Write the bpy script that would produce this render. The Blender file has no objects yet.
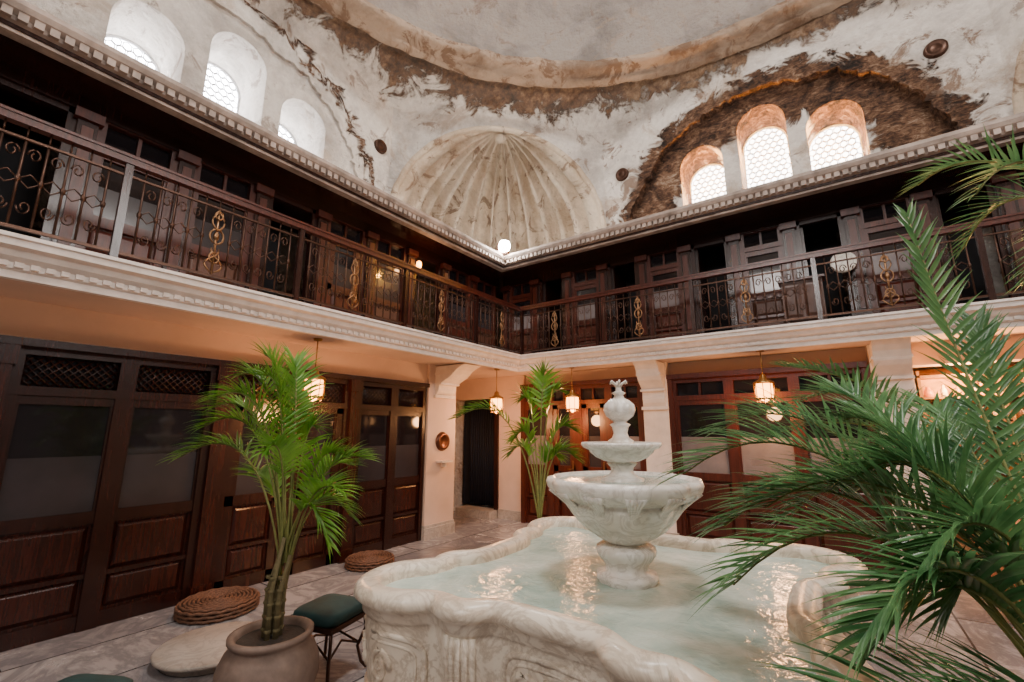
import bpy, bmesh, math, random
from mathutils import Vector, Matrix, noise
R=random.Random(7)
TH=math.radians(35.3); CT,ST=math.cos(TH),math.sin(TH)
def G(lat,dep,z): return Vector((lat*CT-dep*ST, lat*ST+dep*CT, z))
# ------------------------------------------------------------ materials
def nt(name):
    m=bpy.data.materials.new(name); m.use_nodes=True
    return m,m.node_tree,m.node_tree.nodes,m.node_tree.links,m.node_tree.nodes['Principled BSDF']
def ramp(N,stops):
    r=N.new('ShaderNodeValToRGB'); e=r.color_ramp.elements
    while len(e)<len(stops): e.new(0.5)
    for i,(p,c) in enumerate(stops):
        e[i].position=p; e[i].color=(c[0],c[1],c[2],1) if not isinstance(c,(int,float)) else (c,c,c,1)
    return r
def noi(N,L,vec,scale,detail=5,rough=.6,dist=0):
    n=N.new('ShaderNodeTexNoise'); n.inputs['Scale'].default_value=scale; n.inputs['Detail'].default_value=detail
    n.inputs['Roughness'].default_value=rough; n.inputs['Distortion'].default_value=dist
    L.new(vec,n.inputs['Vector']); return n.outputs['Fac']
def mix(N,L,f,a,b):
    m=N.new('ShaderNodeMix'); m.data_type='RGBA'
    for s,v in ((0,f),(6,a),(7,b)):
        if hasattr(v,'is_linked'): L.new(v,m.inputs[s])
        elif s==0: m.inputs[0].default_value=v
        else: m.inputs[s].default_value=(*v,1)
    return m.outputs[2]
def mth(N,L,op,a,b=None,clamp=False):
    m=N.new('ShaderNodeMath'); m.operation=op; m.use_clamp=clamp
    for i,v in enumerate((a,b)):
        if v is None: continue
        if hasattr(v,'is_linked'): L.new(v,m.inputs[i])
        else: m.inputs[i].default_value=v
    return m.outputs[0]
def mrange(N,L,v,a,b,c=0,d=1):
    m=N.new('ShaderNodeMapRange'); L.new(v,m.inputs[0])
    for i,x in enumerate((a,b,c,d)): m.inputs[i+1].default_value=x
    return m.outputs[0]
def bump(N,L,h,bs,st=.4,d=.02):
    b=N.new('ShaderNodeBump'); b.inputs['Strength'].default_value=st; b.inputs['Distance'].default_value=d
    L.new(h,b.inputs['Height']); L.new(b.outputs[0],bs.inputs['Normal'])
def coord(N): return N.new('ShaderNodeTexCoord').outputs['Object']
def simple(name,col,rough=.5,metal=0,var=.25,scale=12,bs_=.15,emit=None,es=0):
    m,t,N,L,bs=nt(name); c=coord(N)
    f=noi(N,L,c,scale)
    dark=tuple(x*(1-var) for x in col); lite=tuple(min(1,x*(1+var)) for x in col)
    r=ramp(N,[(.3,dark),(.7,lite)]); L.new(f,r.inputs[0]); L.new(r.outputs[0],bs.inputs['Base Color'])
    bs.inputs['Roughness'].default_value=rough; bs.inputs['Metallic'].default_value=metal
    if bs_: bump(N,L,f,bs,bs_,.01)
    if emit:
        bs.inputs['Emission Color'].default_value=(*emit,1); bs.inputs['Emission Strength'].default_value=es
    return m
def wood(name,c1,c2,rough=.38,vert=True):
    m,t,N,L,bs=nt(name); c=coord(N)
    mp=N.new('ShaderNodeMapping'); mp.inputs['Scale'].default_value=(14,14,1.2) if vert else (3,3,14)
    L.new(c,mp.inputs[0]); f=noi(N,L,mp.outputs[0],2.2,8,.65,1.2)
    r=ramp(N,[(.3,c1),(.7,c2)]); L.new(f,r.inputs[0])
    g=noi(N,L,c,.9,3); col=mix(N,L,mrange(N,L,g,.35,.7,0,.5),r.outputs[0],c1)
    L.new(col,bs.inputs['Base Color']); bs.inputs['Roughness'].default_value=rough
    bump(N,L,f,bs,.2,.005); return m
def marble(name,base,vein,stain,rough=.3,scale=2.5):
    m,t,N,L,bs=nt(name); c=coord(N)
    a=noi(N,L,c,scale,8,.6,2.5)
    v=ramp(N,[(.44,0),(.5,1),(.56,0)]); L.new(a,v.inputs[0])
    b=noi(N,L,c,scale*.7,6)
    st=mrange(N,L,b,.46,.70,0,.85)
    col=mix(N,L,st,base,stain)
    vv=mth(N,L,'MULTIPLY',v.outputs[0],.5)
    col=mix(N,L,vv,col,vein); L.new(col,bs.inputs['Base Color'])
    bs.inputs['Roughness'].default_value=rough; f=noi(N,L,c,30,4); bump(N,L,f,bs,.15,.004); return m
def plaster(name,base=(.86,.80,.735),arch=None,zst=True,stain=.5,grey=(.41,.37,.34)):
    m,t,N,L,bs=nt(name); c=coord(N)
    n1=noi(N,L,c,.9,8,.66,.4); n2=noi(N,L,c,2.3,10,.7,.8); n3=noi(N,L,c,9,8,.7); n4=noi(N,L,c,.55,9,.75,1.0)
    col=mix(N,L,mrange(N,L,n1,.46,.63,0,.8),base,grey)
    bright=mrange(N,L,n3,.38,.7,0,.32)
    col=mix(N,L,bright,col,(.34,.27,.20))
    col=mix(N,L,mrange(N,L,n4,.54,.61,0,.3+.35*stain),col,(.42,.28,.175))
    msk=mrange(N,L,n2,.60-.08*stain,.65-.06*stain,0,.85*min(1,stain+.3))
    col=mix(N,L,msk,col,(.20,.115,.068))
    sp=N.new('ShaderNodeSeparateXYZ'); L.new(c,sp.inputs[0])
    h=n3
    if zst:
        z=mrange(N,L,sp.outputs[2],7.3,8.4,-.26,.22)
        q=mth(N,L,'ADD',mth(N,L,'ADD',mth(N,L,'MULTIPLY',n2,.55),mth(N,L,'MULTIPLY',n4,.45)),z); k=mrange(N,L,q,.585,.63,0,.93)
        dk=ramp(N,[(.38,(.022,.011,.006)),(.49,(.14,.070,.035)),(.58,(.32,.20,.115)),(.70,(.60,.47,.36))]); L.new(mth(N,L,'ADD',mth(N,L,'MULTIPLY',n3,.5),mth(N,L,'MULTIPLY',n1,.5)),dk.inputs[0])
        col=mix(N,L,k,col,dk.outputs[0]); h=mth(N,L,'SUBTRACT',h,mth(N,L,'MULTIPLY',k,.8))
    if arch:
        ax,uc,zc,ru,rz,lo,hi=arch
        mp=N.new('ShaderNodeMapping'); mp.vector_type='POINT'
        s=[0,0,1/rz]; s[ax]=1/ru; lcn=[0,0,-zc/rz]; lcn[ax]=-uc/ru
        mp.inputs['Scale'].default_value=s; mp.inputs['Location'].default_value=lcn; L.new(c,mp.inputs[0])
        ln=N.new('ShaderNodeVectorMath'); ln.operation='LENGTH'; L.new(mp.outputs[0],ln.inputs[0])
        l=ln.outputs['Value']; wob=mth(N,L,'MULTIPLY',mth(N,L,'SUBTRACT',n2,.5),.6)
        l=mth(N,L,'ADD',l,wob)
        k=mth(N,L,'MULTIPLY',mrange(N,L,l,lo,lo+.04),mrange(N,L,l,hi,hi+.03,1,0))
        mp3=N.new('ShaderNodeMapping'); mp3.inputs['Scale'].default_value=(5,5,12); L.new(c,mp3.inputs[0])
        b1=noi(N,L,mp3.outputs[0],1.3,8,.7,1.2)
        b2=noi(N,L,c,2.2,9,.75,.6)
        sm=mth(N,L,'ADD',mth(N,L,'MULTIPLY',b1,.45),mth(N,L,'MULTIPLY',b2,.55))
        dk=ramp(N,[(.41,(.012,.007,.0045)),(.49,(.11,.052,.028)),(.56,(.27,.15,.085)),(.64,(.58,.45,.34))]); L.new(sm,dk.inputs[0])
        col=mix(N,L,k,col,dk.outputs[0]); h=mth(N,L,'ADD',h,mth(N,L,'MULTIPLY',k,mth(N,L,'SUBTRACT',mth(N,L,'MULTIPLY',sm,3),2.1)))
    L.new(col,bs.inputs['Base Color']); bs.inputs['Roughness'].default_value=.9
    bump(N,L,h,bs,.9,.08); return m

M={}
M['plaster_l']=plaster('old_plaster_left',arch=(1,2.1,5.6,2.55,2.35,.95,1.01),stain=.4)
M['plaster_b']=plaster('old_plaster_back',arch=(0,-.45,5.55,2.45,2.15,.62,1.03),stain=.7)
M['plaster']=plaster('old_plaster',stain=.45)
M['shell']=plaster('shell_plaster',base=(.78,.65,.50),zst=False,stain=.65,grey=(.44,.32,.21))
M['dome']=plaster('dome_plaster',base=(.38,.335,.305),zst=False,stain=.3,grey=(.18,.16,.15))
M['ring']=plaster('cornice_stone',base=(.50,.37,.27),zst=False,stain=.95,grey=(.17,.10,.06))
M['peach']=simple('painted_wall',(.68,.50,.40),.7,var=.06,scale=3,bs_=.08)
M['cream']=simple('cream_trim',(.78,.68,.60),.6,var=.1,scale=8,bs_=.1)
M['grim']=simple('grimy_eave_plaster',(.34,.27,.23),.7,var=.45,scale=5,bs_=.3)
M['white']=simple('white_trim',(.80,.72,.67),.55,var=.12,scale=9)
M['wood']=wood('dark_mahogany',(.010,.003,.002),(.044,.010,.006),.26)
M['woodm']=wood('mid_mahogany',(.014,.0035,.002),(.060,.012,.006),.26)
M['woodr']=wood('red_mahogany',(.030,.006,.0035),(.12,.023,.011),.33)
M['woodl']=wood('carved_wood',(.05,.018,.011),(.15,.06,.034),.45)
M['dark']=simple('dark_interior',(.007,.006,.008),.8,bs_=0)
M['blue']=simple('doorway_dark_fill',(.006,.009,.022),.8,bs_=.1)  # blue-black colour stands in for the unlit interior of the doorway
M['glass']=simple('dark_glass',(.012,.010,.012),.06,bs_=0,var=.1)
M['frost']=simple('frosted_glass',(.035,.030,.034),.16,bs_=0,var=.15,scale=3)
M['pale']=simple('pale_glass',(.20,.175,.18),.18,bs_=0,var=.2,scale=3)
M['iron']=simple('bronze_iron',(.07,.034,.022),.4,.7)
M['gold']=simple('aged_brass',(.26,.14,.07),.38,.85)
M['brass']=simple('lamp_brass',(.40,.22,.07),.3,.9)
M['copper']=simple('copper_disc',(.11,.04,.022),.35,.7)
M['marble']=marble('fountain_marble',(.82,.73,.61),(.32,.22,.14),(.56,.41,.28))
M['marblew']=marble('white_marble',(.88,.84,.78),(.45,.39,.33),(.68,.59,.49),.25,4)
M['tabm']=marble('table_marble',(.46,.40,.35),(.22,.19,.17),(.33,.27,.22),.35,4)
M['clay']=simple('weathered_clay',(.17,.115,.09),.75,var=.35,scale=8,bs_=.3)
M['terra']=simple('terracotta',(.45,.16,.07),.7,var=.2)
M['soil']=simple('soil',(.03,.02,.014),.95,scale=40,bs_=.6)
M['wick']=simple('wicker',(.12,.052,.027),.7,var=.55,scale=45,bs_=.6)
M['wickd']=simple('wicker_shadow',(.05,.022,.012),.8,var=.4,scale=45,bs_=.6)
M['teal']=simple('teal_velvet',(.006,.035,.035),.75)
M['bulb']=simple('warm_lamp_glass',(1,.7,.35),.4,bs_=0,emit=(1,.33,.05),es=13)
M['flood']=simple('floodlight_glass',(1,1,1),.4,bs_=0,emit=(1,.93,.85),es=300)
M['lat']=simple('window_lattice',(.6,.6,.62),.7,bs_=0)
M['cane']=simple('palm_cane',(.18,.19,.05),.6,scale=20)
M['trunk']=simple('palm_trunk',(.12,.095,.04),.85,scale=25,bs_=.6)
def pane(name,col,s):
    m,t,N,L,bs=nt(name); bs.inputs['Base Color'].default_value=(.8,.8,.8,1)
    bs.inputs['Emission Color'].default_value=(*col,1); bs.inputs['Emission Strength'].default_value=s; return m
M['pane']=pane('daylit_frosted_pane',(.97,.97,1),22)
M['pane_b']=pane('daylit_frosted_pane_back',(1,.97,.95),11)
def leaf(name,c1,c2):
    m,t,N,L,bs=nt(name); c=coord(N); f=noi(N,L,c,5,3)
    r=ramp(N,[(.3,c1),(.7,c2)]); L.new(f,r.inputs[0]); L.new(r.outputs[0],bs.inputs['Base Color'])
    bs.inputs['Roughness'].default_value=.3
    tr=N.new('ShaderNodeBsdfTranslucent'); L.new(r.outputs[0],tr.inputs[0])
    ms=N.new('ShaderNodeMixShader'); ms.inputs[0].default_value=.3
    L.new(bs.outputs[0],ms.inputs[1]); L.new(tr.outputs[0],ms.inputs[2]); L.new(ms.outputs[0],N['Material Output'].inputs[0]); return m
M['leaf1']=leaf('palm_leaf_bright',(.050,.19,.015),(.23,.45,.055))
M['leaf2']=leaf('palm_leaf_deep',(.032,.12,.040),(.16,.33,.12))
def floor_mat():
    m,t,N,L,bs=nt('marble_slabs'); c=coord(N)
    br=N.new('ShaderNodeTexBrick'); br.inputs['Scale'].default_value=1; br.offset=.4
    br.inputs['Brick Width'].default_value=1.9; br.inputs['Row Height'].default_value=.68; br.inputs['Mortar Size'].default_value=.009
    br.inputs['Color1'].default_value=(.25,.225,.225,1); br.inputs['Color2'].default_value=(.42,.385,.37,1); br.inputs['Mortar'].default_value=(.035,.03,.028,1)
    mp=N.new('ShaderNodeMapping'); mp.inputs['Rotation'].default_value=(0,0,math.radians(90)); L.new(c,mp.inputs[0]); L.new(mp.outputs[0],br.inputs['Vector'])
    n=noi(N,L,c,1.5,9,.68,2.2); r=ramp(N,[(.40,0),(.49,1),(.52,.9),(.60,0)]); L.new(n,r.inputs[0])
    col=mix(N,L,mth(N,L,'MULTIPLY',r.outputs[0],.65),br.outputs[0],(.12,.11,.12)); L.new(col,bs.inputs['Base Color'])
    L.new(mrange(N,L,n,.3,.7,.12,.3),bs.inputs['Roughness']); bump(N,L,mth(N,L,'SUBTRACT',1.0,br.outputs['Fac']),bs,.3,.01); return m
M['floor']=floor_mat()
def water_mat():
    m,t,N,L,bs=nt('pool_water'); c=coord(N); n=noi(N,L,c,1.6,5,.6,1); n2=noi(N,L,c,11,4,.55,.6)
    r=ramp(N,[(.35,(.32,.44,.39)),(.52,(.53,.63,.56)),(.68,(.76,.80,.73))]); L.new(n,r.inputs[0]); L.new(r.outputs[0],bs.inputs['Base Color'])
    bs.inputs['Roughness'].default_value=.04; bs.inputs['IOR'].default_value=1.4
    bump(N,L,n2,bs,.4,.025); return m
M['water']=water_mat()
# ------------------------------------------------------------ builder
class B:
    def __init__(s): s.v=[];s.f=[];s.m=[];s.sm=[];s.mats=[];s.M=Matrix.Identity(4)
    def mi(s,k):
        if k not in s.mats: s.mats.append(k)
        return s.mats.index(k)
    def add(s,vs,fs,k,sm=False):
        o=len(s.v); i=s.mi(k)
        s.v+=[tuple(s.M@Vector(v)) for v in vs]
        for f in fs: s.f.append([o+a for a in f]); s.m.append(i); s.sm.append(sm)
    def box(s,x0,x1,y0,y1,z0,z1,k):
        if x0>x1:x0,x1=x1,x0
        if y0>y1:y0,y1=y1,y0
        s.add([(x0,y0,z0),(x1,y0,z0),(x1,y1,z0),(x0,y1,z0),(x0,y0,z1),(x1,y0,z1),(x1,y1,z1),(x0,y1,z1)],
              [(0,3,2,1),(4,5,6,7),(0,1,5,4),(1,2,6,5),(2,3,7,6),(3,0,4,7)],k)
    def raised(s,x0,x1,y0,d,z0,z1,k,b=.035):
        s.add([(x0,y0,z0),(x1,y0,z0),(x1,y0,z1),(x0,y0,z1),(x0+b,y0+d,z0+b),(x1-b,y0+d,z0+b),(x1-b,y0+d,z1-b),(x0+b,y0+d,z1-b)],
              [(0,1,5,4),(1,2,6,5),(2,3,7,6),(3,0,4,7),(4,5,6,7)],k)
    def lathe(s,prof,c,k,n=32,mod=None,sm=True):
        vs=[];fs=[]
        for j,(r,z) in enumerate(prof):
            for i in range(n):
                a=2*math.pi*i/n; rr=r*(mod(a,j) if mod else 1)
                vs.append((c[0]+rr*math.cos(a),c[1]+rr*math.sin(a),c[2]+z))
        for j in range(len(prof)-1):
            for i in range(n):
                fs.append((j*n+i,j*n+(i+1)%n,(j+1)*n+(i+1)%n,(j+1)*n+i))
        s.add(vs,fs,k,sm)
    def tube(s,pts,r,k,n=6,closed=False,r1=None):
        pts=[Vector(p) for p in pts]; m=len(pts); vs=[];fs=[]
        ref=None
        for j,p in enumerate(pts):
            a=pts[(j-1)%m] if (closed or j>0) else p; b=pts[(j+1)%m] if (closed or j<m-1) else p
            t=(b-a).normalized()
            if ref is None: ref=Vector((0,0,1)) if abs(t.z)<.9 else Vector((1,0,0))
            u=t.cross(ref)
            if u.length<1e-4: u=t.orthogonal()
            u.normalize(); w=t.cross(u)
            rr=r if r1 is None else r+(r1-r)*j/(m-1)
            for i in range(n):
                q=2*math.pi*i/n; vs.append(tuple(p+u*math.cos(q)*rr+w*math.sin(q)*rr))
        for j in range(m if closed else m-1):
            for i in range(n):
                j2=(j+1)%m; fs.append((j*n+i,j*n+(i+1)%n,j2*n+(i+1)%n,j2*n+i))
        if not closed: fs.append(tuple(range(n))); fs.append(tuple((m-1)*n+i for i in range(n)))
        s.add(vs,fs,k,True)
    def done(s,name):
        me=bpy.data.meshes.new(name); me.from_pydata(s.v,[],s.f)
        for k in s.mats: me.materials.append(M[k])
        me.polygons.foreach_set('material_index',s.m); me.polygons.foreach_set('use_smooth',s.sm); me.update()
        bm=bmesh.new(); bm.from_mesh(me); bmesh.ops.recalc_face_normals(bm,faces=bm.faces); bm.to_mesh(me); bm.free()
        o=bpy.data.objects.new(name,me); bpy.context.scene.collection.objects.link(o); return o
def FL(X): return Matrix(((0,1,0,X),(1,0,0,0),(0,0,1,0),(0,0,0,1)))
def FB(Y): return Matrix(((1,0,0,0),(0,-1,0,Y),(0,0,1,0),(0,0,0,1)))
# ------------------------------------------------------------ shell
CX,CY,H=-.45,2.1,6.0; HS=2.9; WT=1.1; DEP=.98
b=B(); b.box(-6.6,6,-4.2,8.7,-.1,0,'floor'); b.done('floor')
def archpoly(uc,z0,w,ztop,n=20,ell=1.0):
    r=w/2; zs=ztop-r*ell
    return [(uc-r,z0),(uc+r,z0)]+[(uc+r*math.cos(math.pi*i/n),zs+r*ell*math.sin(math.pi*i/n)) for i in range(n+1)]
def prism(poly,T,y0,y1,name='cutter'):
    n=len(poly); bb=B(); bb.M=T
    bb.add([(u,y0,z) for u,z in poly]+[(u,y1,z) for u,z in poly],
        [tuple(range(n)),tuple(range(2*n-1,n-1,-1))]+[(i,(i+1)%n,n+(i+1)%n,n+i) for i in range(n)],'white')
    return bb.done(name)
def cut(o,cutters):
    for c in cutters:
        m=o.modifiers.new('b','BOOLEAN'); m.operation='DIFFERENCE'; m.object=c; m.solver='EXACT'
    bpy.context.view_layer.update(); dg=bpy.context.evaluated_depsgraph_get()
    me=bpy.data.meshes.new_from_object(o.evaluated_get(dg)); o.modifiers.clear(); o.data=me
    for c in cutters: bpy.data.objects.remove(c)
def window(name,T,u,z0,w,ztop,depth=.5,pk='pane'):
    bb=B(); bb.M=T; r=w/2; poly=archpoly(u,z0,w-.0,ztop); n=len(poly)
    bb.add([(p[0],-depth,p[1]) for p in poly],[tuple(range(n))],pk)
    s=.115; zs=ztop-r
    row=0; z=z0+s/2
    while z<ztop:
        x=u-r+(s/2 if row%2 else 0)
        while x<u+r+.01:
            ok=abs(x-u)<r-.03 and (z<zs or (x-u)**2+(z-zs)**2<(r-.03)**2)
            if ok: bb.tube([(x+.055*math.cos(a*math.pi/3+.52),-depth+.03,z+.06*math.sin(a*math.pi/3+.52)) for a in range(6)],.009,'lat',4,True)
            x+=s
        z+=s*.88; row+=1
    bb.tube([(p[0],-depth+.03,p[1]) for p in poly],.03,'lat',6,True)
    return bb.done(name)
TL=FL(CX-H); TB=FB(CY+H)
TR=Matrix(((0,-1,0,CX+H),(1,0,0,0),(0,0,1,0),(0,0,0,1))); TF=Matrix(((1,0,0,0),(0,1,0,CY-H),(0,0,1,0),(0,0,0,1)))
wn=0
for nm,T,c,z0w,mat,off in (('wall_left',TL,CY,0,'plaster_l',.17),('wall_back',TB,CX,0,'plaster_b',0),('wall_right',TR,CY,4.8,'plaster',0),('wall_front',TF,CX,4.8,'plaster',0)):
    bb=B(); bb.M=T
    if z0w==0:
        poly=[(c-5.95,0),(c+6.0,0),(c+6.0,4.7),(c+HS,4.7),(c+HS,8.3),(c-HS,8.3),(c-HS,4.7),(c-5.95,4.7)]
    else: poly=[(c-HS,z0w),(c+HS,z0w),(c+HS,8.3),(c-HS,8.3)]
    n=len(poly)
    bb.add([(u,0,z) for u,z in poly]+[(u,-WT,z) for u,z in poly],[tuple(range(n)),tuple(range(2*n-1,n-1,-1))]+[(i,(i+1)%n,n+(i+1)%n,n+i) for i in range(n)],mat)
    w=bb.done(nm); cs=[]
    if nm in('wall_back','wall_left'):
        pl=[]; deep=.2 if nm=='wall_back' else .06
        for i in range(121):
            a=math.pi*i/120; rr=1+.06*noise.noise(Vector((i*.11,3.1,z0w)))+.035*noise.noise(Vector((i*.45,1.1,0)))+.02*noise.noise(Vector((i*1.1,5.1,0)))
            pl.append((c+2.35*rr*math.cos(a),5.5+2.05*rr*math.sin(a)))
        pl=[(c-2.35,5.0),(c+2.35,5.0)]+pl
        cut(w,[prism(pl,T,-deep,.3)])
    cs=[]
    for du,zt in ((-1.03,6.92),(0,7.32),(1.03,6.92)):
        cs.append(prism(archpoly(c+du+off,5.75,.76,zt),T,-1.6,.5))
    cut(w,cs)
    for du,zt in ((-1.03,6.92),(0,7.32),(1.03,6.92)):
        wn+=1; window('window_%d'%wn,T,c+du+off,5.75,.76,zt,DEP,'pane_b' if nm=='wall_back' else 'pane')
def squinch(name,sx,sy):
    a=Vector((CX+sx*H,CY+sy*HS,0)); d=Vector((CX+sx*HS,CY+sy*H,0))
    mid=(a+d)/2; half=(d-a).length/2; ux=(d-a).normalized(); out=Vector((sx,sy,0)).normalized()
    bb=B(); Rr=half-.05; zc=5.55; zt=8.3
    def P(u,o,z): return tuple(mid+ux*u+out*o+Vector((0,0,z)))
    n=48; vs=[];fs=[]
    for i in range(n+1):
        t=math.pi*i/n; cx,cz=math.cos(t),math.sin(t)
        k=min(half/abs(cx) if abs(cx)>1e-6 else 9e9,(zt-zc)/cz if cz>1e-6 else 9e9)
        for q in range(7):
            f=q/6; rr=Rr*(1-f)+k*f; vs.append(P(rr*cx,0,zc+rr*cz))
    for i in range(n):
        for q in range(6): fs.append((i*7+q,i*7+q+1,(i+1)*7+q+1,(i+1)*7+q))
    bb.add(vs,fs,'plaster',False)
    for sg in (-1,1):
        bb.add([P(sg*half,0,4.5),P(sg*Rr,0,4.5),P(sg*Rr,0,zc),P(sg*half,0,zc)],[(0,1,2,3)],'plaster')
    pts=[P(Rr*math.cos(math.pi*i/40)*(1+.012*noise.noise(Vector((i*.7,sx,sy)))),-.02,zc+Rr*math.sin(math.pi*i/40)) for i in range(41)]
    bb.tube(pts,.06,'shell',8)
    NL=12; nu=NL*14; nv=28; vs=[];fs=[]
    rows=[(1.0,4.5-zc),(1.0,-.5)]+[(math.cos(math.pi/2*j/nv),math.sin(math.pi/2*j/nv)) for j in range(nv+1)]
    for jr,(cr,sz) in enumerate(rows):
        for i in range(nu+1):
            t=math.pi*i/nu; fl=abs(math.sin(t*NL))
            g=1-.20*(1-fl**.8)*min(1,cr*1.5)
            if i in(0,nu): g=1
            rad_=Rr*g*cr; zz=zc+(sz if jr<2 else Rr*sz*(g if cr>.05 else 1))
            vs.append(P(rad_*math.cos(t),rad_*math.sin(t)*.98,zz))
    w=nu+1
    for j in range(len(rows)-1):
        for i in range(nu): fs.append((j*w+i,j*w+i+1,(j+1)*w+i+1,(j+1)*w+i))
    bb.add(vs,fs,'shell',True)
    bb.lathe([(0,.06),(.10,.05),(.14,0),(.12,-.05),(.05,-.09),(0,-.10)],P(0,.16,zc+Rr-.08),'shell',12)
    bb.done(name)
squinch('wall_niche_left_back',-1,1); squinch('wall_niche_right_back',1,1); squinch('wall_niche_right_front',1,-1); squinch('wall_niche_left_front',-1,-1)
RX,RY,RR=-.18,2.14,5.72
b=B(); n=256
def octr(a):
    c,s=abs(math.cos(a)),abs(math.sin(a))
    r=min(H/max(c,1e-6),H/max(s,1e-6)); rd=(H+HS)/(c+s); return min(r,rd)
vs=[];fs=[];K=10
for i in range(n):
    a=2*math.pi*i/n; ro=octr(a)
    A=Vector((CX+ro*math.cos(a),CY+ro*math.sin(a),0)); Rg=Vector((RX+RR*1.02*math.cos(a),RY+RR*1.02*math.sin(a),0))
    for j in range(K):
        t=j/(K-1); p=A.lerp(Rg,t); z=7.95+.42*math.sin(t*math.pi/2)+.04*noise.noise(Vector((a*5,t*3,0)))
        if j==0: z=7.9
        vs.append((p.x,p.y,z))
for i in range(n):
    for j in range(K-1): fs.append((i*K+j,((i+1)%n)*K+j,((i+1)%n)*K+j+1,i*K+j+1))
b.add(vs,fs,'plaster',True); b.done('wall_pendentive')
b=B()
def wob(a,j): return 1+.012*noise.noise(Vector((math.cos(a)*9,math.sin(a)*9,j*.8)))+(.010*noise.noise(Vector((math.cos(a)*30,math.sin(a)*30,j*1.7))))
b.lathe([(RR+.13,8.28),(RR+.04,8.30),(RR,8.34),(RR+.03,8.39),(RR-.12,8.42),(RR-.20,8.47),(RR-.21,8.56),(RR-.15,8.58),(RR-.14,8.66),(RR-.08,8.68),(RR+.02,8.72)],(RX,RY,0),'ring',320,wob); b.done('trim_dome_cornice')
b=B()
prof=[(RR-.05,8.62)]+[((RR-.07)*math.cos(math.pi/2*j/30),8.72+4.6*math.sin(math.pi/2*j/30)) for j in range(30)]
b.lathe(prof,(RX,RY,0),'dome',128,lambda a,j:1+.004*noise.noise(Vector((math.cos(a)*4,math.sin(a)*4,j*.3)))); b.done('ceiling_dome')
for T,u,z in ((TL,4.75,6.9),(TB,-2.95,6.75),(TB,1.85,7.05)):
    b=B(); b.M=T@Matrix.Translation((u,0,z))@Matrix.Rotation(math.radians(-90),4,'X')
    b.lathe([(0,.05),(.05,.05),(.08,.03),(.1,.06),(.13,.05),(.14,0)],(0,0,0),'iron',20); b.done('round_wall_vent')
# ------------------------------------------------------------ balcony slab, cornice, roof
LY0=-3.6; BX1=5.4
b=B()
b.box(-6.44,-4.42,LY0,8.09,2.62,2.84,'peach'); b.box(-4.42,BX1,6.42,8.09,2.62,2.84,'peach'); b.done('ceiling_balcony_slab')
def molding(name,X,Y,prof,k,dent=None):
    b=B(); n=len(prof); vs=[]
    for o,z in prof: vs.append((X+o,LY0,z))
    for o,z in prof: vs.append((X+o,Y-o,z))
    for o,z in prof: vs.append((BX1,Y-o,z))
    fs=[]
    for s in range(2):
        for i in range(n-1): fs.append((s*n+i,s*n+i+1,(s+1)*n+i+1,(s+1)*n+i))
    b.add(vs,fs,k)
    if dent:
        sp,w,o0,o1,z0,z1=dent
        y=LY0
        while y<Y-.1: b.box(X+o0,X+o1,y,y+w,z0,z1,k); y+=sp
        x=X+.15
        while x<BX1: b.box(x,x+w,Y-o0,Y-o1,z0,z1,k); x+=sp
    b.done(name)
molding('trim_balcony_cornice',-4.42,6.42,[(-.02,2.60),(.04,2.60),(.04,2.65),(.07,2.66),(.07,2.70),(.12,2.73),(.14,2.77),(.19,2.785),(.19,2.83),(.21,2.835),(.21,2.86),(-.15,2.86)],'white',(.075,.045,.06,.09,2.668,2.702))
b=B(); b.box(-6.44,-4.7,LY0,8.09,4.58,4.68,'wood'); b.box(-4.7,BX1,6.35,8.09,4.58,4.68,'wood'); b.done('gallery_roof')
molding('trim_eave',-4.72,6.37,[(-.1,4.55),(.0,4.55),(.0,4.60),(.05,4.62),(.05,4.66),(.10,4.69),(.12,4.73),(.12,4.77),(-.1,4.80)],'grim',(.085,.055,.02,.09,4.62,4.685))
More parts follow.
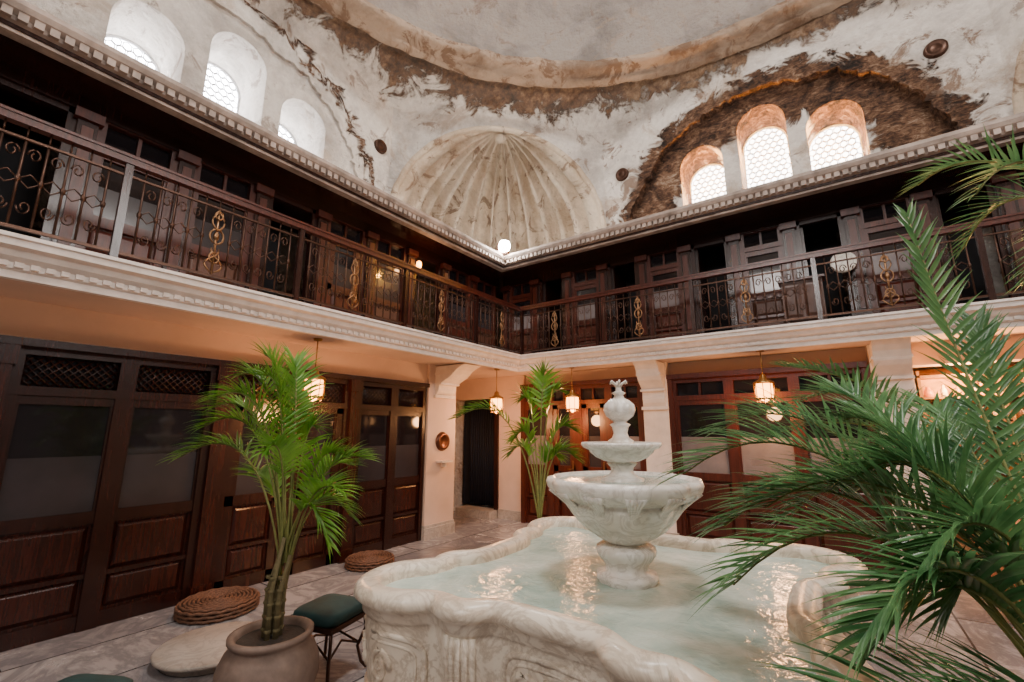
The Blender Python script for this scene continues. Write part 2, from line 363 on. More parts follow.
# ------------------------------------------------------------ joinery
def bay(b,x0,x1,z0,z1,kind,k='wood',kp=None,tr=.34,lattice=True,gl=None):
    kp=kp or k; w=x1-x0; st=.065
    if kind=='open':
        b.box(x0,x0+st,-.05,.03,z0,z1,k); b.box(x1-st,x1,-.05,.03,z0,z1,k); b.box(x0,x1,-.05,.03,z1-.1,z1,k)
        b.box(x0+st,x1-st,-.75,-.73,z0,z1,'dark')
        b.box(x0+st,x0+st+.035,-.62,-.05,z0,z1-.1,k); return
    b.box(x0,x0+st,-.04,.03,z0,z1,k); b.box(x1-st,x1,-.04,.03,z0,z1,k)
    zt=z1-tr
    b.box(x0,x1,-.04,.035,z1-.06,z1,k); b.box(x0,x1,-.04,.035,zt-.04,zt+.03,k)
    b.box(x0+st,x1-st,-.05,-.04,zt,z1,'glass')
    zz0,zz1=zt+.03,z1-.06; hh=zz1-zz0
    if hh>.05 and lattice:
        x=x0+st-hh
        while x<x1-st:
            for sg in (0,1):
                a=(x,zz0) if not sg else (x,zz1); c=(x+hh,zz1) if not sg else (x+hh,zz0)
                lo,hi=x0+st,x1-st
                def at(X): t=(X-a[0])/hh; return a[1]+(c[1]-a[1])*t
                xa,xb=max(a[0],lo),min(c[0],hi)
                if xb-xa>.01: b.tube([(xa,-.015,at(xa)),(xb,-.015,at(xb))],.007,k,4)
            x+=.06
    elif hh>.05: b.box((x0+x1)/2-.015,(x0+x1)/2+.015,-.035,.0,zz0,zz1,k)
    zp=z0+(zt-z0)*.46
    b.box(x0+st,x1-st,-.03,.015,z0,z0+.12,k); b.box(x0+st,x1-st,-.03,.015,zp-.05,zp+.05,k); b.box(x0+st,x1-st,-.03,.015,zt-.11,zt-.04,k)
    i0,i1=x0+st,x1-st
    if kind=='door':
        b.box(i0,i0+.09,-.03,.015,z0,zt-.04,k); b.box(i1-.09,i1,-.03,.015,z0,zt-.04,k); i0+=.09;i1-=.09
        b.box(i1+.02,i1+.05,.015,.025,zp-.12,zp+.14,'gold'); b.tube([(i1+.035,.025,zp),(i1+.035,.07,zp),(i1-.05,.075,zp)],.009,'gold',6)
    b.box(i0,i1,-.03,-.02,z0+.1,zp,kp)
    cells=[(i0,i1)]
    zm=z0+.12+(zp-.05-z0-.12)*.42
    for c0,c1 in cells:
        b.raised(c0+.02,c1-.02,-.02,.025,z0+.14,zm-.02,kp); b.raised(c0+.02,c1-.02,-.02,.025,zm+.02,zp-.07,kp)
        b.box(c0,c1,-.03,.012,zm-.018,zm+.018,k)
    gz=zp+.05; gt=zt-.11; gm=gz+(gt-gz)*.52
    g2=gl or ('pale' if kind=='pale' else 'frost')
    b.box(i0,i1,-.02,-.012,gm,gt,'glass'); b.box(i0,i1,-.02,-.010,gz,gm,g2)
    b.box(i0,i0+.02,-.02,.005,gz,gt,k); b.box(i1-.02,i1,-.02,.005,gz,gt,k)
b=B(); b.M=FL(-5.18)
x=4.95; seq=['window','window','post','door','door','post','wide','wide','post','door','door','post','window','window','post','door','door','post','wide']
for s in seq:
    if s=='post': b.box(x-.14,x,-.05,.07,0,2.25,'woodm'); b.box(x-.16,x+.02,-.05,.09,0,.14,'woodm'); b.box(x-.16,x+.02,-.05,.09,2.1,2.25,'woodm'); x-=.14; continue
    w={'window':.62,'door':.72,'wide':.72}[s]
    bay(b,x-w,x,0,2.25,s,'wood','woodm'); x-=w
xe=x
b.box(xe,4.95,-.05,.1,2.25,2.31,'wood')
b.done('wall_wood_screen_left')
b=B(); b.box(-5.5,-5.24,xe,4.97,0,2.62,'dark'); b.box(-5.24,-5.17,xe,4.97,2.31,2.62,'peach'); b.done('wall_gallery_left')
def corbel(b,x0,x1,y,z0,z1,depth,k='cream'):
    n=12; prof=[]
    for i in range(n+1):
        t=i/n; d=depth*(t**1.6)+.03*math.sin(t*math.pi*4)
        prof.append((y+d+.02,z0+(z1-z0)*t))
    m=len(prof); vs=[(x0,p,z) for p,z in prof]+[(x1,p,z) for p,z in prof]+[(x0,y-.05,z) for p,z in prof]+[(x1,y-.05,z) for p,z in prof]
    fs=[]
    for i in range(m-1): fs+=[(i,i+1,m+i+1,m+i),(i,i+1,2*m+i+1,2*m+i),(m+i,m+i+1,3*m+i+1,3*m+i)]
    b.add(vs,fs,k)
    b.box(x0-.03,x1+.03,y,y+.05,z0-.05,z0,k); 
    for f in (.35,.7): 
        zz=z0+(z1-z0)*f; b.box(x0-.015,x1+.015,y-.02,y+depth*(f**1.6)+.04,zz,zz+.03,k)
b=B(); b.M=FL(-5.12); b.box(4.97,5.6,-.5,0,0,2.62,'peach'); b.box(4.95,5.62,-.5,.03,0,.16,'tabm'); b.box(4.96,5.61,-.5,.015,.16,.2,'tabm'); corbel(b,5.1,5.5,0,2.15,2.6,.6); b.done('wall_pillar_corner')
b=B(); b.M=FL(-5.12)@Matrix.Translation((5.3,.0,1.42))@Matrix.Rotation(math.radians(-90),4,'X'); b.lathe([(0,.03),(.07,.03),(.09,.05),(.13,.045),(.15,.0)],(0,0,0),'copper',24); b.done('copper_wall_plate')
b=B(); b.M=FL(-5.12); b.box(5.18,5.42,0,.13,1.1,1.125,'cream'); b.box(5.28,5.32,0,.09,1.03,1.1,'cream'); b.done('wall_shelf')
b=B(); b.M=FB(6.98)
b.box(-5.25,-4.66,-.3,.0,0,2.62,'peach'); b.box(-5.25,-4.66,-.3,.02,0,.16,'tabm')
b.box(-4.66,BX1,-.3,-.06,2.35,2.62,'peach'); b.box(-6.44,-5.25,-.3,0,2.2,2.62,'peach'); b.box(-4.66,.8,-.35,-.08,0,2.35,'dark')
b.done('wall_gallery_back')
b=B(); b.M=FB(6.98); b.box(-6.4,-5.27,-.35,-.3,.14,2.18,'blue'); b.box(-5.34,-5.26,-.28,.03,.14,2.18,'wood'); b.box(-6.1,-5.35,-.28,.03,2.12,2.18,'wood')
for i in range(14): b.tube([(-6.15+i*.06,-.26,.15),(-6.15+i*.06,-.25,2.1)],.03,'blue',6)
b.done('door_1')
b=B(); b.M=FB(6.98); b.box(-6.1,-5.27,-.1,.25,0,.14,'tabm'); b.done('marble_door_step')
b=B(); b.M=FB(6.94)
x=-4.64
for s in ('pale','door','door','pale'):
    w=.56; bay(b,x,x+w,0,2.35,s,'woodr','woodr',.28,False); x+=w
x=-1.93
for s in ('pale','pale','pale'):
    w=.785; bay(b,x,x+w,0,2.35,s,'woodr','woodr',.28,False); x+=w
for p in (-4.64,-2.42,-1.96,.40): b.box(p-.03,p+.05,-.06,.07,0,2.38,'woodr')
b.box(-4.66,-2.38,-.08,.1,2.35,2.42,'woodr'); b.box(-1.98,.42,-.08,.1,2.35,2.42,'woodr')
b.done('wall_wood_shopfront_back')
for nm,p0,p1 in (('wall_pillar_back',-2.36,-1.98),('wall_pillar_back_right',.45,.83)):
    b=B(); b.M=FB(6.85); b.box(p0,p1,-.2,.0,0,2.62,'cream'); b.box(p0-.03,p1+.03,-.2,.04,0,.16,'tabm'); corbel(b,p0+.02,p1-.02,0,1.95,2.6,.42); b.done(nm)
# shop shelves
b=B(); b.M=FB(7.0)
M['shelf']=wood('shelf_wood',(.28,.15,.07),(.5,.3,.15),.5)
M['warmback']=simple('shelf_backboard',(.70,.40,.18),.7)
for i,c in enumerate([(.7,.55,.35),(.6,.25,.1),(.75,.7,.6),(.35,.2,.1),(.8,.5,.15)]): M['g%d'%i]=simple('jar_glaze_%d'%i,c,.35)
b.box(.9,4.2,-.62,-.6,0,2.35,'warmback')
for z in (.1,.5,.85,1.15,1.42,1.69,1.96,2.22): b.box(.9,4.2,-.6,-.25,z,z+.025,'shelf')
for x in (.9,1.6,2.35,3.1,3.85): b.box(x,x+.03,-.6,-.25,0,2.3,'shelf')
for z in (.525,.875,1.175,1.445,1.715,1.985):
    x=1.0
    while x<4.1:
        h=R.uniform(.1,.2); r=R.uniform(.025,.045); b.lathe([(0,0),(r,0),(r,h*.6),(r*.5,h*.8),(r*.5,h),(0,h)],(x,-.38,z),'g%d'%R.randrange(5),10); x+=R.uniform(.07,.14)
b.done('stocked_shop_shelf')
# ------------------------------------------------------------ upper joinery
def upper(T,x0,x1,seq,w,name):
    b=B(); b.M=T; x=x0;i=0
    while x<x1-.2:
        kd=seq[i%len(seq)]
        bay(b,x+.07,x+w-.07,2.86,4.5,kd,'woodr' if kd!='open' else 'wood','woodl' if i%3==0 else 'woodr',.3,False)
        b.box(x-.07,x+.07,-.08,.07,2.86,4.58,'wood'); b.box(x-.04,x+.04,.07,.085,3.1,4.3,'woodr')
        b.box(x-.1,x+.1,-.08,.11,4.36,4.45,'woodr'); b.box(x-.09,x+.09,-.08,.1,2.86,3.0,'wood')
        x+=w;i+=1
    b.box(x0,x,-.08,.06,4.45,4.58,'wood'); return b.done(name)
upper(FL(-5.3),-3.2,6.7,['window','open','door','window','open','window'],.78,'gallery_wood_partition')
upper(FB(7.05),-5.1,5.2,['pale','open','pale','open','pale','open'],.70,'gallery_wood_partition')
# ------------------------------------------------------------ railing
def railing(T,x0,x1,name):
    b=B(); b.M=T; zb,zt=2.93,3.66
    b.box(x0,x1,-.035,.035,zt,zt+.055,'woodr'); b.box(x0,x1,-.045,.045,zt+.05,zt+.07,'woodr'); b.box(x0,x1,-.012,.012,zb-.01,zb+.012,'iron'); b.box(x0,x1,-.012,.012,zt-.1,zt-.085,'iron')
    b.box(x0,x1,-.02,.02,2.86,2.885,'wood')
    x=x0+.06;i=0
    while x<x1:
        kk=i%13
        if kk==0:
            b.box(x-.025,x+.025,-.025,.025,2.86,zt,'wood')
        elif kk in(6,):
            zc=(zb+zt)/2
            b.tube([(x,0,zb),(x,0,zt-.09)],.012,'gold',6)
            for cz,r in ((zc,.055),(zc+.2,.03),(zc-.2,.04)):
                b.tube([(x+r*math.cos(a*.5236),.012,cz+1.25*r*math.sin(a*.5236)) for a in range(12)],.009,'gold',6,True)
            for sg in(-1,1):
                b.tube([(x+sg*(.01+.06*math.sin(t*.5)*(1 if t<7 else .7)),.012,zb+.03+t*.022) for t in range(11)],.008,'gold',6)
                b.tube([(x+sg*.05*math.sin(t*.52),.012,zc+.05+t*.03) for t in range(7)],.008,'gold',6)
            b.lathe([(0,-.05),(.022,-.02),(.025,.01),(.012,.05),(0,.07)],(x,.0,zc),'gold',8)
        else:
            b.tube([(x,0,zb),(x,0,zt-.09)],.0085,'iron',6)
            zc=(zb+zt)/2-.02
            b.lathe([(.008,-.03),(.016,-.012),(.016,.012),(.008,.03)],(x,0,zc),'iron',6)
            if kk not in (5,12):
                xm=x+.055
                for s2 in(-1,1):
                    pts=[]
                    for t in range(14):
                        a=t*.5236*1.1; r=.036*(1-t*.05); pts.append((xm+r*math.cos(a)*(1 if i%2 else -1),.0,zc+s2*(.19+1.5*r*math.sin(a))))
                    b.tube(pts,.006,'iron',5)
                b.tube([(x,0,zc),(xm,0,zc+.05),(x+.11,0,zc)],.0055,'iron',5); b.tube([(x,0,zc),(xm,0,zc-.05),(x+.11,0,zc)],.0055,'iron',5)
        b.tube([(x,0,zt-.09),(x,0,zt)],.006,'iron',5)
        x+=.11;i+=1
    return b.done(name)
railing(FL(-4.32),-3.5,6.33,'balcony_railing'); railing(FB(6.32),-4.32,5.3,'balcony_railing')
b=B(); b.M=FB(7.0)@Matrix.Translation((.35,.1,3.72))@Matrix.Rotation(math.radians(-90),4,'X'); b.lathe([(0,.03),(.1,.03),(.12,.045),(.14,.03),(.14,0)],(0,0,0),'marblew',24); b.done('wall_plate')
b=B(); b.M=FB(6.86); b.box(-.35,.1,0,.22,2.98,3.5,'woodl'); b.raised(-.33,-.14,.22,.02,3.02,3.46,'woodl'); b.raised(-.11,.08,.22,.02,3.02,3.46,'woodl'); b.box(-.38,.13,-.01,.25,3.5,3.53,'woodr')
for x in(-.33,.05): b.box(x,x+.04,.02,.2,2.86,2.98,'woodl')
b.done('small_cabinet')
# ------------------------------------------------------------ lanterns
def lamp_light(name,loc,e,c,r=.1):
    l=bpy.data.lights.new(name,'POINT'); l.energy=e; l.color=c; l.shadow_soft_size=r
    o=bpy.data.objects.new(name,l); o.location=loc; bpy.context.scene.collection.objects.link(o)
def lantern(p,ztop):
    b=B(); x,y,z=p; q=1.22
    def S(pr): return [(r*q,h*q) for r,h in pr]
    b.tube([(x,y,z+.17*q),(x,y,ztop)],.007,'brass',5)
    b.lathe([(0,0),(.05,0),(.045,-.025),(0,-.03)],(x,y,ztop),'brass',12)
    b.lathe(S([(.008,.19),(.03,.17),(.04,.13),(.095,.10),(.105,.085),(.1,.08),(0,.08)]),(x,y,z),'brass',16)
    b.lathe(S([(0,.085),(.078,.08),(.082,0),(.075,-.08),(0,-.085)]),(x,y,z),'bulb',16)
    b.lathe(S([(0,-.12),(.02,-.11),(.07,-.09),(.09,-.08),(.09,-.068),(0,-.068)]),(x,y,z),'brass',16)
    for i in range(8):
        a=i*math.pi/4; b.tube([(x+.09*q*math.cos(a),y+.09*q*math.sin(a),z-.075*q),(x+.095*q*math.cos(a),y+.095*q*math.sin(a),z+.085*q)],.005,'brass',4)
        b.lathe([(0,-.03),(.008,-.02),(.003,0)],(x+.075*q*math.cos(a),y+.075*q*math.sin(a),z-.085*q),'brass',5)
    b.done('hanging_lantern')
    lamp_light('lantern_glow',(x,y,z-.26),42,(1,.46,.18))
for p in ((-4.68,2.78,2.05),(-4.55,5.98,2.01),(-3.4,6.5,2.02),(-.66,6.5,2.08)):
    lantern(p,2.62)
for T,u in ((FL(-5.3),4.66),):
    b=B(); b.M=T; b.box(u-.03,u+.03,.085,.10,4.05,4.2,'brass'); b.tube([(u,.1,4.1),(u,.16,4.1),(u,.17,4.14)],.008,'brass',6)
    b.lathe([(0,0),(.03,.0),(.045,.05),(.04,.10),(.02,.12),(0,.12)],(u,.17,4.14),'bulb',12); b.done('gallery_wall_lamp')
    p=T@Vector((u,.32,4.2)); lamp_light('gallery_lamp_glow',p,6,(1,.5,.22),.05)
b=B(); b.lathe([(0,-.11),(.08,-.08),(.11,0),(.08,.08),(0,.11)],(-4.56,6.2,4.92),'flood',16); b.box(-4.6,-4.52,6.21,6.3,4.78,4.84,'iron'); b.box(-4.68,-4.64,6.12,6.3,4.78,4.97,'iron'); b.done('floodlight')
# ------------------------------------------------------------ pool
PC=(-1.2,2.95); rc=1.05
circ=[]
for sx in(-1,1):
    for sy in(-1,1):
        circ+=[(sx*.915,sy*.915,.345),(sx*.48,sy*.96,.19),(sx*.96,sy*.48,.19)]
def rad(a):
    r=rc/max(1e-6,(abs(math.cos(a))**8+abs(math.sin(a))**8)**(1/8)) *.975
    r=min(r,1.2) ; c=Vector((math.cos(a),math.sin(a)))
    for x,y,cr in circ:
        q=Vector((x,y)); d=q.dot(c); h=q.length_squared-d*d
        if d>0 and h<cr*cr: r=max(r,d+math.sqrt(cr*cr-h))
    return r
N=720; out=[Vector((rad(2*math.pi*i/N)*math.cos(2*math.pi*i/N),rad(2*math.pi*i/N)*math.sin(2*math.pi*i/N))) for i in range(N)]
for _ in range(3): out=[(out[i-1]+out[i]*2+out[(i+1)%N])/4 for i in range(N)]
Ls=[0]
for i in range(N): Ls.append(Ls[-1]+(out[(i+1)%N]-out[i]).length)
tot=Ls[-1]; NP=560; rs=[]; j=0
for i in range(NP):
    t=tot*i/NP
    while Ls[j+1]<t: j+=1
    f=(t-Ls[j])/(Ls[j+1]-Ls[j]); rs.append(out[j].lerp(out[(j+1)%N],f))
nr=[]
for i in range(NP):
    t=rs[(i+2)%NP]-rs[i-2]; nr.append(Vector((t.y,-t.x)).normalized())
for _ in range(5): nr=[(nr[i-1]+nr[i]+nr[(i+1)%NP]).normalized() for i in range(NP)]
inn=[rs[i]-nr[i]*.12 for i in range(NP)]
for _ in range(30): inn=[(inn[i-1]+inn[i]*2+inn[(i+1)%NP])/4 for i in range(NP)]
def PP(i,o,z):
    i%=NP
    if o<=-.13: p=inn[i]-nr[i]*(-.13-o)
    elif o<0 and z>.7: p=rs[i].lerp(inn[i],-o/.13)
    else: p=rs[i]+nr[i]*o
    return (PC[0]+p.x,PC[1]+p.y,z)
prof=[(-.13,.3),(-.13,.705),(-.125,.735),(-.10,.752),(-.03,.757),(.0,.745),(.022,.722),(.027,.69),(.0,.665),(-.02,.65),(-.025,.61),(-.05,.59),(-.045,.54),(-.05,.47),(-.06,.36),(-.075,.24),(-.075,.18),(-.05,.16),(-.045,.12),(-.01,.10),(.0,.06),(.0,0)]
b=B(); vs=[];fs=[];m=len(prof)
for i in range(NP):
    for o,z in prof: vs.append(PP(i,o,z))
for i in range(NP):
    for j in range(m-1): fs.append((i*m+j,((i+1)%NP)*m+j,((i+1)%NP)*m+j+1,i*m+j+1))
b.add(vs,fs,'marble',True)
cur=[]
for i in range(NP):
    t0=(rs[i]-rs[i-4]).normalized(); t1=(rs[(i+4)%NP]-rs[i]).normalized(); cur.append(t0.x*t1.y-t0.y*t1.x)
notch=[i for i in range(NP) if cur[i]<-.15 and cur[i]==min(cur[(i+k)%NP] for k in range(-6,7))]
def surf(j_,zz,extra=0):
    off=-.05-.025*max(0,(.5-zz)/.32)+extra; i_=int(math.floor(j_)); return Vector(PP(i_,off,zz)).lerp(Vector(PP(i_+1,off,zz)),j_-i_)
UL=tot/NP
for q in range(len(notch)):
    i0=notch[q]; i1=notch[(q+1)%len(notch)]
    if i1<=i0: i1+=NP
    ln_=(i1-i0)*UL
    if ln_<.42:
        c_=(i0+i1)/2
        for s in (-.1,-.05,0,.05,.1): b.tube([surf(c_+s/UL,z) for z in (.58,.48,.34,.18)],.018,'marble',8)
        continue
    g=.05/UL; c0,c1=i0+g,i1-g; mid=(c0+c1)/2; hw=(c1-c0)/2
    for inset,rr in((0,.017),(.04,.009)):
        loop=[]
        for k in range(72):
            a=2*math.pi*k/72; ca,sa=math.cos(a),math.sin(a)
            u=math.copysign(abs(ca)**.35,ca); v=math.copysign(abs(sa)**.5,sa)
            loop.append(surf(mid+(hw-inset/UL)*u,.375+(.165-inset)*v))
        b.tube(loop,rr,'marble',6,True)
    for ii,sg in((mid-hw*.5,-1),(mid+hw*.5,1)):
        pts=[]
        for k in range(30):
            a=k*.42; r=.085*(1-k/31); pts.append(surf(ii+r*math.cos(a)*sg/UL,.375+r*math.sin(a)*1.1))
        b.tube(pts,.019,'marble',6,r1=.009)
    pts=[surf(mid+hw*.5*math.cos(math.pi*k/16),.33-.10*math.sin(math.pi*k/16)) for k in range(17)]; b.tube(pts,.016,'marble',6)
    for k in range(5):
        a=math.radians(30+30*k); b.tube([surf(mid,.30),surf(mid+.05*math.cos(a)/UL,.30+.08*math.sin(a)),surf(mid+.10*math.cos(a)/UL,.30+.17*math.sin(a))],.012,'marble',6,r1=.022)
b.done('scalloped_marble_pool')
b=B(); vs=[(PC[0],PC[1],.675)]+[PP(i,-.13,.675) for i in range(NP)]; b.add(vs,[(0,i+1,(i+1)%NP+1) for i in range(NP)],'water',True); b.done('pool_water')
# ------------------------------------------------------------ fountain
b=B(); F=(-1.16,2.89,0)
b.lathe([(0,.3),(.17,.3),(.17,.68),(.185,.70),(.18,.72),(.14,.735),(.125,.75),(.13,.78),(.155,.81),(.175,.84),(.18,.87),(.15,.89),(.11,.91)],F,'marblew',48,lambda a,j:1+.07*abs(math.cos(4*a)))
def sc(a,j): return .97+(.05*abs(math.cos(6*a)) if 1<j<14 else .02)
b.lathe([(.11,.90),(.15,.92),(.20,.95),(.25,.985),(.295,1.03),(.335,1.08),(.36,1.12),(.37,1.145),(.365,1.16),(.39,1.17),(.44,1.195),(.48,1.235),(.49,1.27),(.48,1.295),(.455,1.30),(.43,1.28),(.4,1.265),(.0,1.26)],F,'marblew',120,sc)
for i in range(12):
    a=i*math.pi/6
    for da in(-.10,-.05,0,.05,.10):
        b.tube([(F[0]+r*math.cos(a+da*(1-(k/4)*.75)),F[1]+r*math.sin(a+da*(1-(k/4)*.75)),z) for k,(r,z) in enumerate(((.475,1.225),(.425,1.185),(.37,1.135),(.31,1.055),(.25,.99)))],.015,'marblew',6,r1=.006)
b.lathe([(.44,1.277),(.0,1.277)],F,'water',48)
b.lathe([(.13,1.25),(.14,1.29),(.09,1.31),(.07,1.335),(.075,1.36),(.1,1.385),(.09,1.395)],F,'marblew',24)
b.lathe([(.07,1.39),(.11,1.40),(.16,1.425),(.195,1.455),(.20,1.47),(.235,1.485),(.25,1.505),(.245,1.52),(.22,1.515),(.0,1.505)],F,'marblew',72,lambda a,j:1+(.06*abs(math.cos(6*a)) if 0<j<8 else 0))
b.lathe([(.08,1.5),(.085,1.53),(.055,1.55),(.045,1.58),(.055,1.62),(.07,1.635),(.04,1.65),(.05,1.66),(.085,1.69),(.1,1.73),(.095,1.765),(.065,1.795),(.035,1.81),(.03,1.83),(.05,1.845),(.02,1.86),(.018,1.885)],F,'marblew',60,lambda a,j:1+(.08*abs(math.cos(5*a)) if 7<j<13 else 0))
for i in range(6):
    a=i*math.pi/3; b.tube([(F[0],F[1],1.87),(F[0]+.02*math.cos(a),F[1]+.02*math.sin(a),1.90),(F[0]+.055*math.cos(a),F[1]+.055*math.sin(a),1.925),(F[0]+.06*math.cos(a),F[1]+.06*math.sin(a),1.905)],.012,'marblew',6,r1=.005)
b.done('tiered_marble_fountain')
# ------------------------------------------------------------ palms
def bez(a,c,d,t): return a*(1-t)**2+c*2*t*(1-t)+d*t*t
def frond(b,p0,p1,p2,n,Ln,w,k,start=.3,droop=1.2,fr=.011,ck='cane'):
    pts=[bez(p0,p1,p2,i/14) for i in range(15)]
    b.tube(pts,fr,ck,5,r1=.003)
    for i in range(n):
        u=i/(n-1); t=start+(1-start)*u*.99; p=bez(p0,p1,p2,t); tan=(bez(p0,p1,p2,min(1,t+.01))-bez(p0,p1,p2,t-.01)).normalized()
        side=tan.cross(Vector((0,0,1)))
        if side.length<.15: side=tan.cross(Vector((ST,-CT,0)))
        side.normalize(); upv=side.cross(tan).normalized()
        if upv.z<0: upv=-upv
        for sg in(-1,1):
            a=math.radians(32+36*u+R.uniform(-7,7)); l=Ln*(.55+.45*min(1,u*4))*(1-.5*u*u)*R.uniform(.85,1.1)
            d=(side*sg*math.cos(a)+tan*math.sin(a)+upv*R.uniform(.2,.5)).normalized()
            q=p.copy(); rows=[]; S=6; dd=d.copy()
            for s in range(S+1):
                f=s/S; wd=w*(.35+.65*math.sin(math.pi*min(1,f*1.0+.12)))*(1-f**3) if s<S else .0008
                wv=dd.cross(upv)
                if wv.length<1e-3: wv=side
                wv.normalize(); nn=wv.cross(dd).normalized()
                rows.append((q-wv*wd/2+nn*wd*.22,q.copy(),q+wv*wd/2+nn*wd*.22))
                q=q+dd*(l/S); dd=(dd+Vector((0,0,-1))*droop*l*.30*(.4+f)).normalized()
            vs=[tuple(x) for r in rows for x in r]; fs=[]
            for s in range(S):
                fs+=[(s*3,s*3+1,s*3+4,s*3+3),(s*3+1,s*3+2,s*3+5,s*3+4)]
            b.add(vs,fs,k,True)
P1=Vector((-2.79,1.53,.42))
b=B()
b.lathe([(0,0),(.15,0),(.17,.03),(.24,.12),(.27,.22),(.265,.30),(.235,.37),(.20,.405),(.205,.42),(.225,.435),(.225,.455),(.20,.46),(.185,.44),(.18,.42)],(P1.x,P1.y,0),'clay',40)
b.lathe([(.185,.42),(0,.43)],(P1.x,P1.y,0),'soil',24)
for sg in range(5):
    a=sg*1.3; o=Vector((.04*math.cos(a),.04*math.sin(a),0)); tp=P1+Vector((.04*math.cos(a)+.03,.04*math.sin(a)+.03,.45+.1*(sg%3)))
    b.tube([P1+o-Vector((0,0,.03)),P1+o*1.1+Vector((0,0,.25)),tp],.018,'trunk',8,r1=.011)
    for q in range(5):
        c=P1+o*1.1+Vector((0,0,.05+q*.07)); b.lathe([(.016,-.01),(.021,0),(.016,.01)],tuple(c),'trunk',8)
T1=P1+Vector((.03,.03,.38))
for (la,de,z,ri) in ((-.54,.05,1.74,.30),(-.60,-.1,1.44,.50),(-.42,.1,1.96,.2),(-.22,.0,2.08,.0),(-.10,.15,2.06,.02),(.46,.05,1.42,.18),(.42,-.2,1.25,.30),(.34,.2,1.05,.38),(-.38,.25,1.30,.5),(-.30,-.3,1.78,.35),(.04,-.35,1.48,.28),(.26,.35,1.36,.2),(-.18,.3,1.92,.15),(.32,-.1,.96,.38),(-.14,-.1,1.93,.05),(.30,.0,1.45,.14),(.10,.1,1.62,.10),(-.48,-.1,1.62,.4)):
    tip=G(la,de,z)-G(0,0,0)+Vector((P1.x,P1.y,0)); tip.z=z; p1=T1.lerp(tip,.35); p1.z=min(z,2.05)+ri*.65 if z>1.3 else 1.40
    frond(b,T1+Vector((R.uniform(-.03,.03),R.uniform(-.03,.03),R.uniform(-.1,.1))),p1,tip,26,.25,.0165,'leaf1',start=.38,fr=.0075,droop=2.4)
b.done('potted_palm')
P2=Vector((-3.07,4.93,0)); b=B()
b.lathe([(0,0),(.15,0),(.2,.15),(.22,.35),(.2,.38),(.18,.36),(0,.36)],tuple(P2),'clay',28)
T2=P2+Vector((0,0,.4))
for (la,de,z,ri) in ((-1.05,0,1.75,.55),(-.2,.1,2.0,.2),(.1,0,2.35,.05),(.3,.1,2.1,.2),(.42,-.1,1.6,.3),(-.3,-.1,1.5,.4),(.25,.2,1.25,.3),(-.35,.2,1.3,.4),(.45,.0,1.25,.4)):
    tip=G(la,de,0)+P2; tip.z=z; p1=T2.lerp(tip,.25); p1.z=z+ri
    frond(b,T2.copy(),p1,tip,18,.36,.038,'leaf1',start=.5,fr=.013)
b.done('potted_palm')
base=G(1.85,1.50,0); b=B()
b.lathe([(0,0),(.18,0),(.26,.15),(.30,.35),(.27,.45),(.29,.5),(.26,.5),(.24,.46),(0,.46)],tuple(base),'clay',36)
T3=base+Vector((0,0,.48))
for (la,de,z,c_la,c_de,c_z,ln) in (
    (.80,2.15,1.40,1.45,1.95,1.95,.42),
    (1.15,2.5,1.60,1.6,2.1,2.0,.38),
    (1.92,2.0,2.62,1.80,1.75,1.6,.24),
    (.80,1.75,1.05,1.35,1.6,1.65,.42),
    (1.00,1.85,1.30,1.5,1.6,1.75,.40),
    (.98,1.35,1.05,1.4,1.40,1.55,.36),
    (1.20,1.40,1.20,1.55,1.45,1.65,.36),
    (1.30,2.2,1.2,1.6,1.9,1.75,.38),
    (.72,1.45,.72,1.3,1.4,1.15,.34),
    (1.05,1.25,.80,1.4,1.3,1.15,.32),
    (.90,2.0,1.20,1.45,1.8,1.75,.40),
    (1.30,1.75,1.42,1.6,1.6,1.75,.38),
    (1.15,1.55,.95,1.5,1.5,1.45,.36),
    (1.50,2.0,1.35,1.7,1.8,1.8,.38),
    (1.40,1.55,1.05,1.6,1.5,1.5,.36),
    (1.55,1.75,1.15,1.7,1.65,1.55,.36),
    (1.62,2.2,1.65,1.75,1.9,1.75,.34),
    (1.90,2.3,1.45,1.85,2.0,1.75,.34),
    (2.15,2.3,1.70,2.0,2.0,1.75,.34),
    (2.25,2.1,2.10,2.05,1.9,1.7,.28),
    (1.75,2.5,1.80,1.8,2.1,1.85,.34)):
    frond(b,T3+Vector((R.uniform(-.06,.06),R.uniform(-.06,.06),-.02)),G(c_la,c_de,c_z),G(la,de,z),32,ln,.020,'leaf2',start=.38,droop=1.1,fr=.010)
b.done('potted_palm')
base=G(3.5,1.9,0); b=B()
b.lathe([(0,0),(.18,0),(.26,.15),(.30,.35),(.27,.45),(.29,.5),(.26,.5),(.24,.46),(0,.46)],tuple(base),'clay',36)
b.tube([base+Vector((0,0,.44)),base.lerp(G(3.2,1.9,0),.5)+Vector((0,0,1.4)),G(3.0,1.9,2.3)],.035,'trunk',8,r1=.025)
T4=G(3.0,1.9,2.3)
for (la,de,z,c_la,c_de,c_z) in ((2.05,1.8,2.62,2.4,1.8,3.08),(2.2,2.2,2.90,2.5,2.0,3.2),(2.3,1.9,2.25,2.6,1.8,2.85),(3.6,2.0,2.6,3.3,1.9,3.2),(2.8,2.6,2.7,2.8,2.2,3.2)):
    frond(b,T4.copy(),G(c_la,c_de,c_z),G(la,de,z),24,.25,.014,'leaf2',start=.3,droop=1.5)
b.done('potted_palm')
base=G(4.45,4.0,0); b=B()
b.lathe([(0,0),(.2,0),(.32,.2),(.36,.5),(.3,.72),(.33,.8),(.3,.8),(.27,.75),(0,.74)],tuple(base),'terra',36)
T5=base+Vector((0,0,.76))
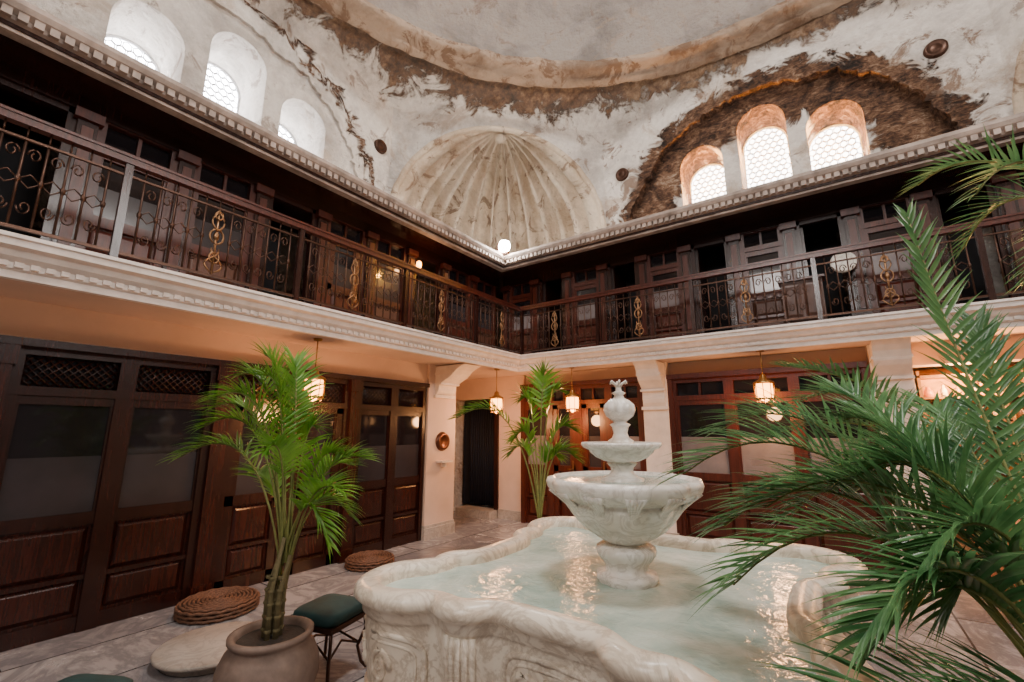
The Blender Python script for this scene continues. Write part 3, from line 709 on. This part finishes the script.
for (la,de,z,c_la,c_de,c_z) in ((2.25,3.7,1.75,3.2,3.8,2.35),(2.4,3.9,2.15,3.5,3.9,2.1),(2.6,3.4,1.4,3.5,3.6,1.9),(5.0,3.9,2.1,4.6,4.0,2.3),(2.2,4.0,1.5,3.3,4.0,2.05)):
    frond(b,T5.copy(),G(c_la,c_de,c_z),G(la,de,z),26,.36,.024,'leaf2',start=.5)
b.done('potted_palm')
# ------------------------------------------------------------ small floor things
for p,r in (((-4.72,2.07),.31),((-4.74,3.73),.27)):
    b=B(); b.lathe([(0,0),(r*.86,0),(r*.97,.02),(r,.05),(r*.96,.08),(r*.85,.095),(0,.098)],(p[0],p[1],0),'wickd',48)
    for q in range(9):
        rr=r*(.10+.105*q); b.tube([(p[0]+rr*math.cos(t*.1745),p[1]+rr*math.sin(t*.1745),.104-.0008*q+(.004 if (t+q)%2 else -.003)) for t in range(36)],r*.04,'wick',6,True)
    for q in range(3): b.tube([(p[0]+(r+.004)*math.cos(t*.1745),p[1]+(r+.004)*math.sin(t*.1745),.02+q*.03+(.005 if (t+q)%2 else -.005)) for t in range(36)],.014,'wick',6,True)
    b.done('wicker_pouf')
b=B(); c=(-3.86,1.70,0)
b.lathe([(0,0),(.30,0),(.32,.01),(.31,.03),(.345,.045),(.365,.055),(.37,.07),(.36,.08),(0,.083)],c,'tabm',56); b.done('low_round_marble_slab')
def stool(x,y,rot):
    b=B(); b.M=Matrix.Translation((x,y,0))@Matrix.Rotation(rot,4,'Z'); h=.18
    prof=[(.9,.36),(1.0,.375),(1.02,.40),(1.0,.425),(.9,.44),(.5,.452),(0,.455)]
    n=40; vs=[];fs=[]
    for s,z in prof:
        for i in range(n):
            a=2*math.pi*i/n; ca,sa=math.cos(a),math.sin(a); u=math.copysign(abs(ca)**.35,ca); v=math.copysign(abs(sa)**.35,sa); vs.append((h*s*u,h*s*v,z))
    for j in range(len(prof)-1):
        for i in range(n): fs.append((j*n+i,j*n+(i+1)%n,(j+1)*n+(i+1)%n,(j+1)*n+i))
    b.add(vs,fs,'teal',True); b.box(-h,h,-h,h,.335,.365,'iron')
    for sx in(-1,1):
        for sy in(-1,1): b.tube([(sx*.16,sy*.16,.34),(sx*.17,sy*.17,.26),(sx*.135,sy*.135,.15),(sx*.155,sy*.155,.05),(sx*.18,sy*.18,.012)],.011,'iron',6)
    for s in(-1,1):
        b.tube([(s*.14,-.14,.17),(s*.11,0,.23),(s*.14,.14,.17)],.008,'iron',6)
        b.tube([(-.14,s*.14,.17),(0,s*.11,.23),(.14,s*.14,.17)],.008,'iron',6)
    b.done('upholstered_stool')
stool(-2.93,2.0,.25); stool(-2.93,.70,.5)
# ------------------------------------------------------------ lights
w=bpy.data.worlds.new('world'); bpy.context.scene.world=w; w.use_nodes=True
bg=w.node_tree.nodes['Background']; bg.inputs[0].default_value=(1,.90,.85,1); bg.inputs[1].default_value=.11
def area(name,loc,d,sx,sy,e,col):
    l=bpy.data.lights.new(name,'AREA'); l.shape='RECTANGLE'; l.size=sx; l.size_y=sy; l.energy=e; l.color=col
    o=bpy.data.objects.new(name,l); o.location=loc; o.rotation_euler=Vector(d).to_track_quat('-Z','Y').to_euler(); bpy.context.scene.collection.objects.link(o); return o
area('fill_area_right',(CX+H-.15,CY,6.5),(-1,0,-.1),2.9,1.3,320,(1,.93,.87))  # area lamp added inside the unseen right wall to brighten the upper walls
area('fill_area_front',(CX,CY-H+.15,6.5),(0,1,-.1),2.9,1.3,290,(1,.93,.87))  # second added fill lamp, out of view behind the camera
area('dome_top_fill',(RX,RY,12.9),(0,0.001,-1),1.6,1.6,740,(1,.95,.90))  # unseen overhead lamp added to light the pool, galleries left dark
for x,z in((-1.48,6.40),(-.45,6.75),(.58,6.40)): lamp_light('window_uplight',(x,8.50,z),100,(1,.42,.05),.03)
for x in(1.3,2.4,3.4): lamp_light('shelf_lamp',(x,7.15,2.1),80,(1,.48,.16),.08)
lamp_light('floodlight_glow',(-4.42,6.02,4.95),60,(1,.93,.85),.06)
# ------------------------------------------------------------ camera
cam=bpy.data.cameras.new('camera'); cam.lens=15.64; cam.sensor_width=36; cam.clip_start=.05
o=bpy.data.objects.new('camera',cam); o.location=(0,0,1.6); o.rotation_euler=(math.radians(90+11.3),0,TH)
bpy.context.scene.collection.objects.link(o); bpy.context.scene.camera=o
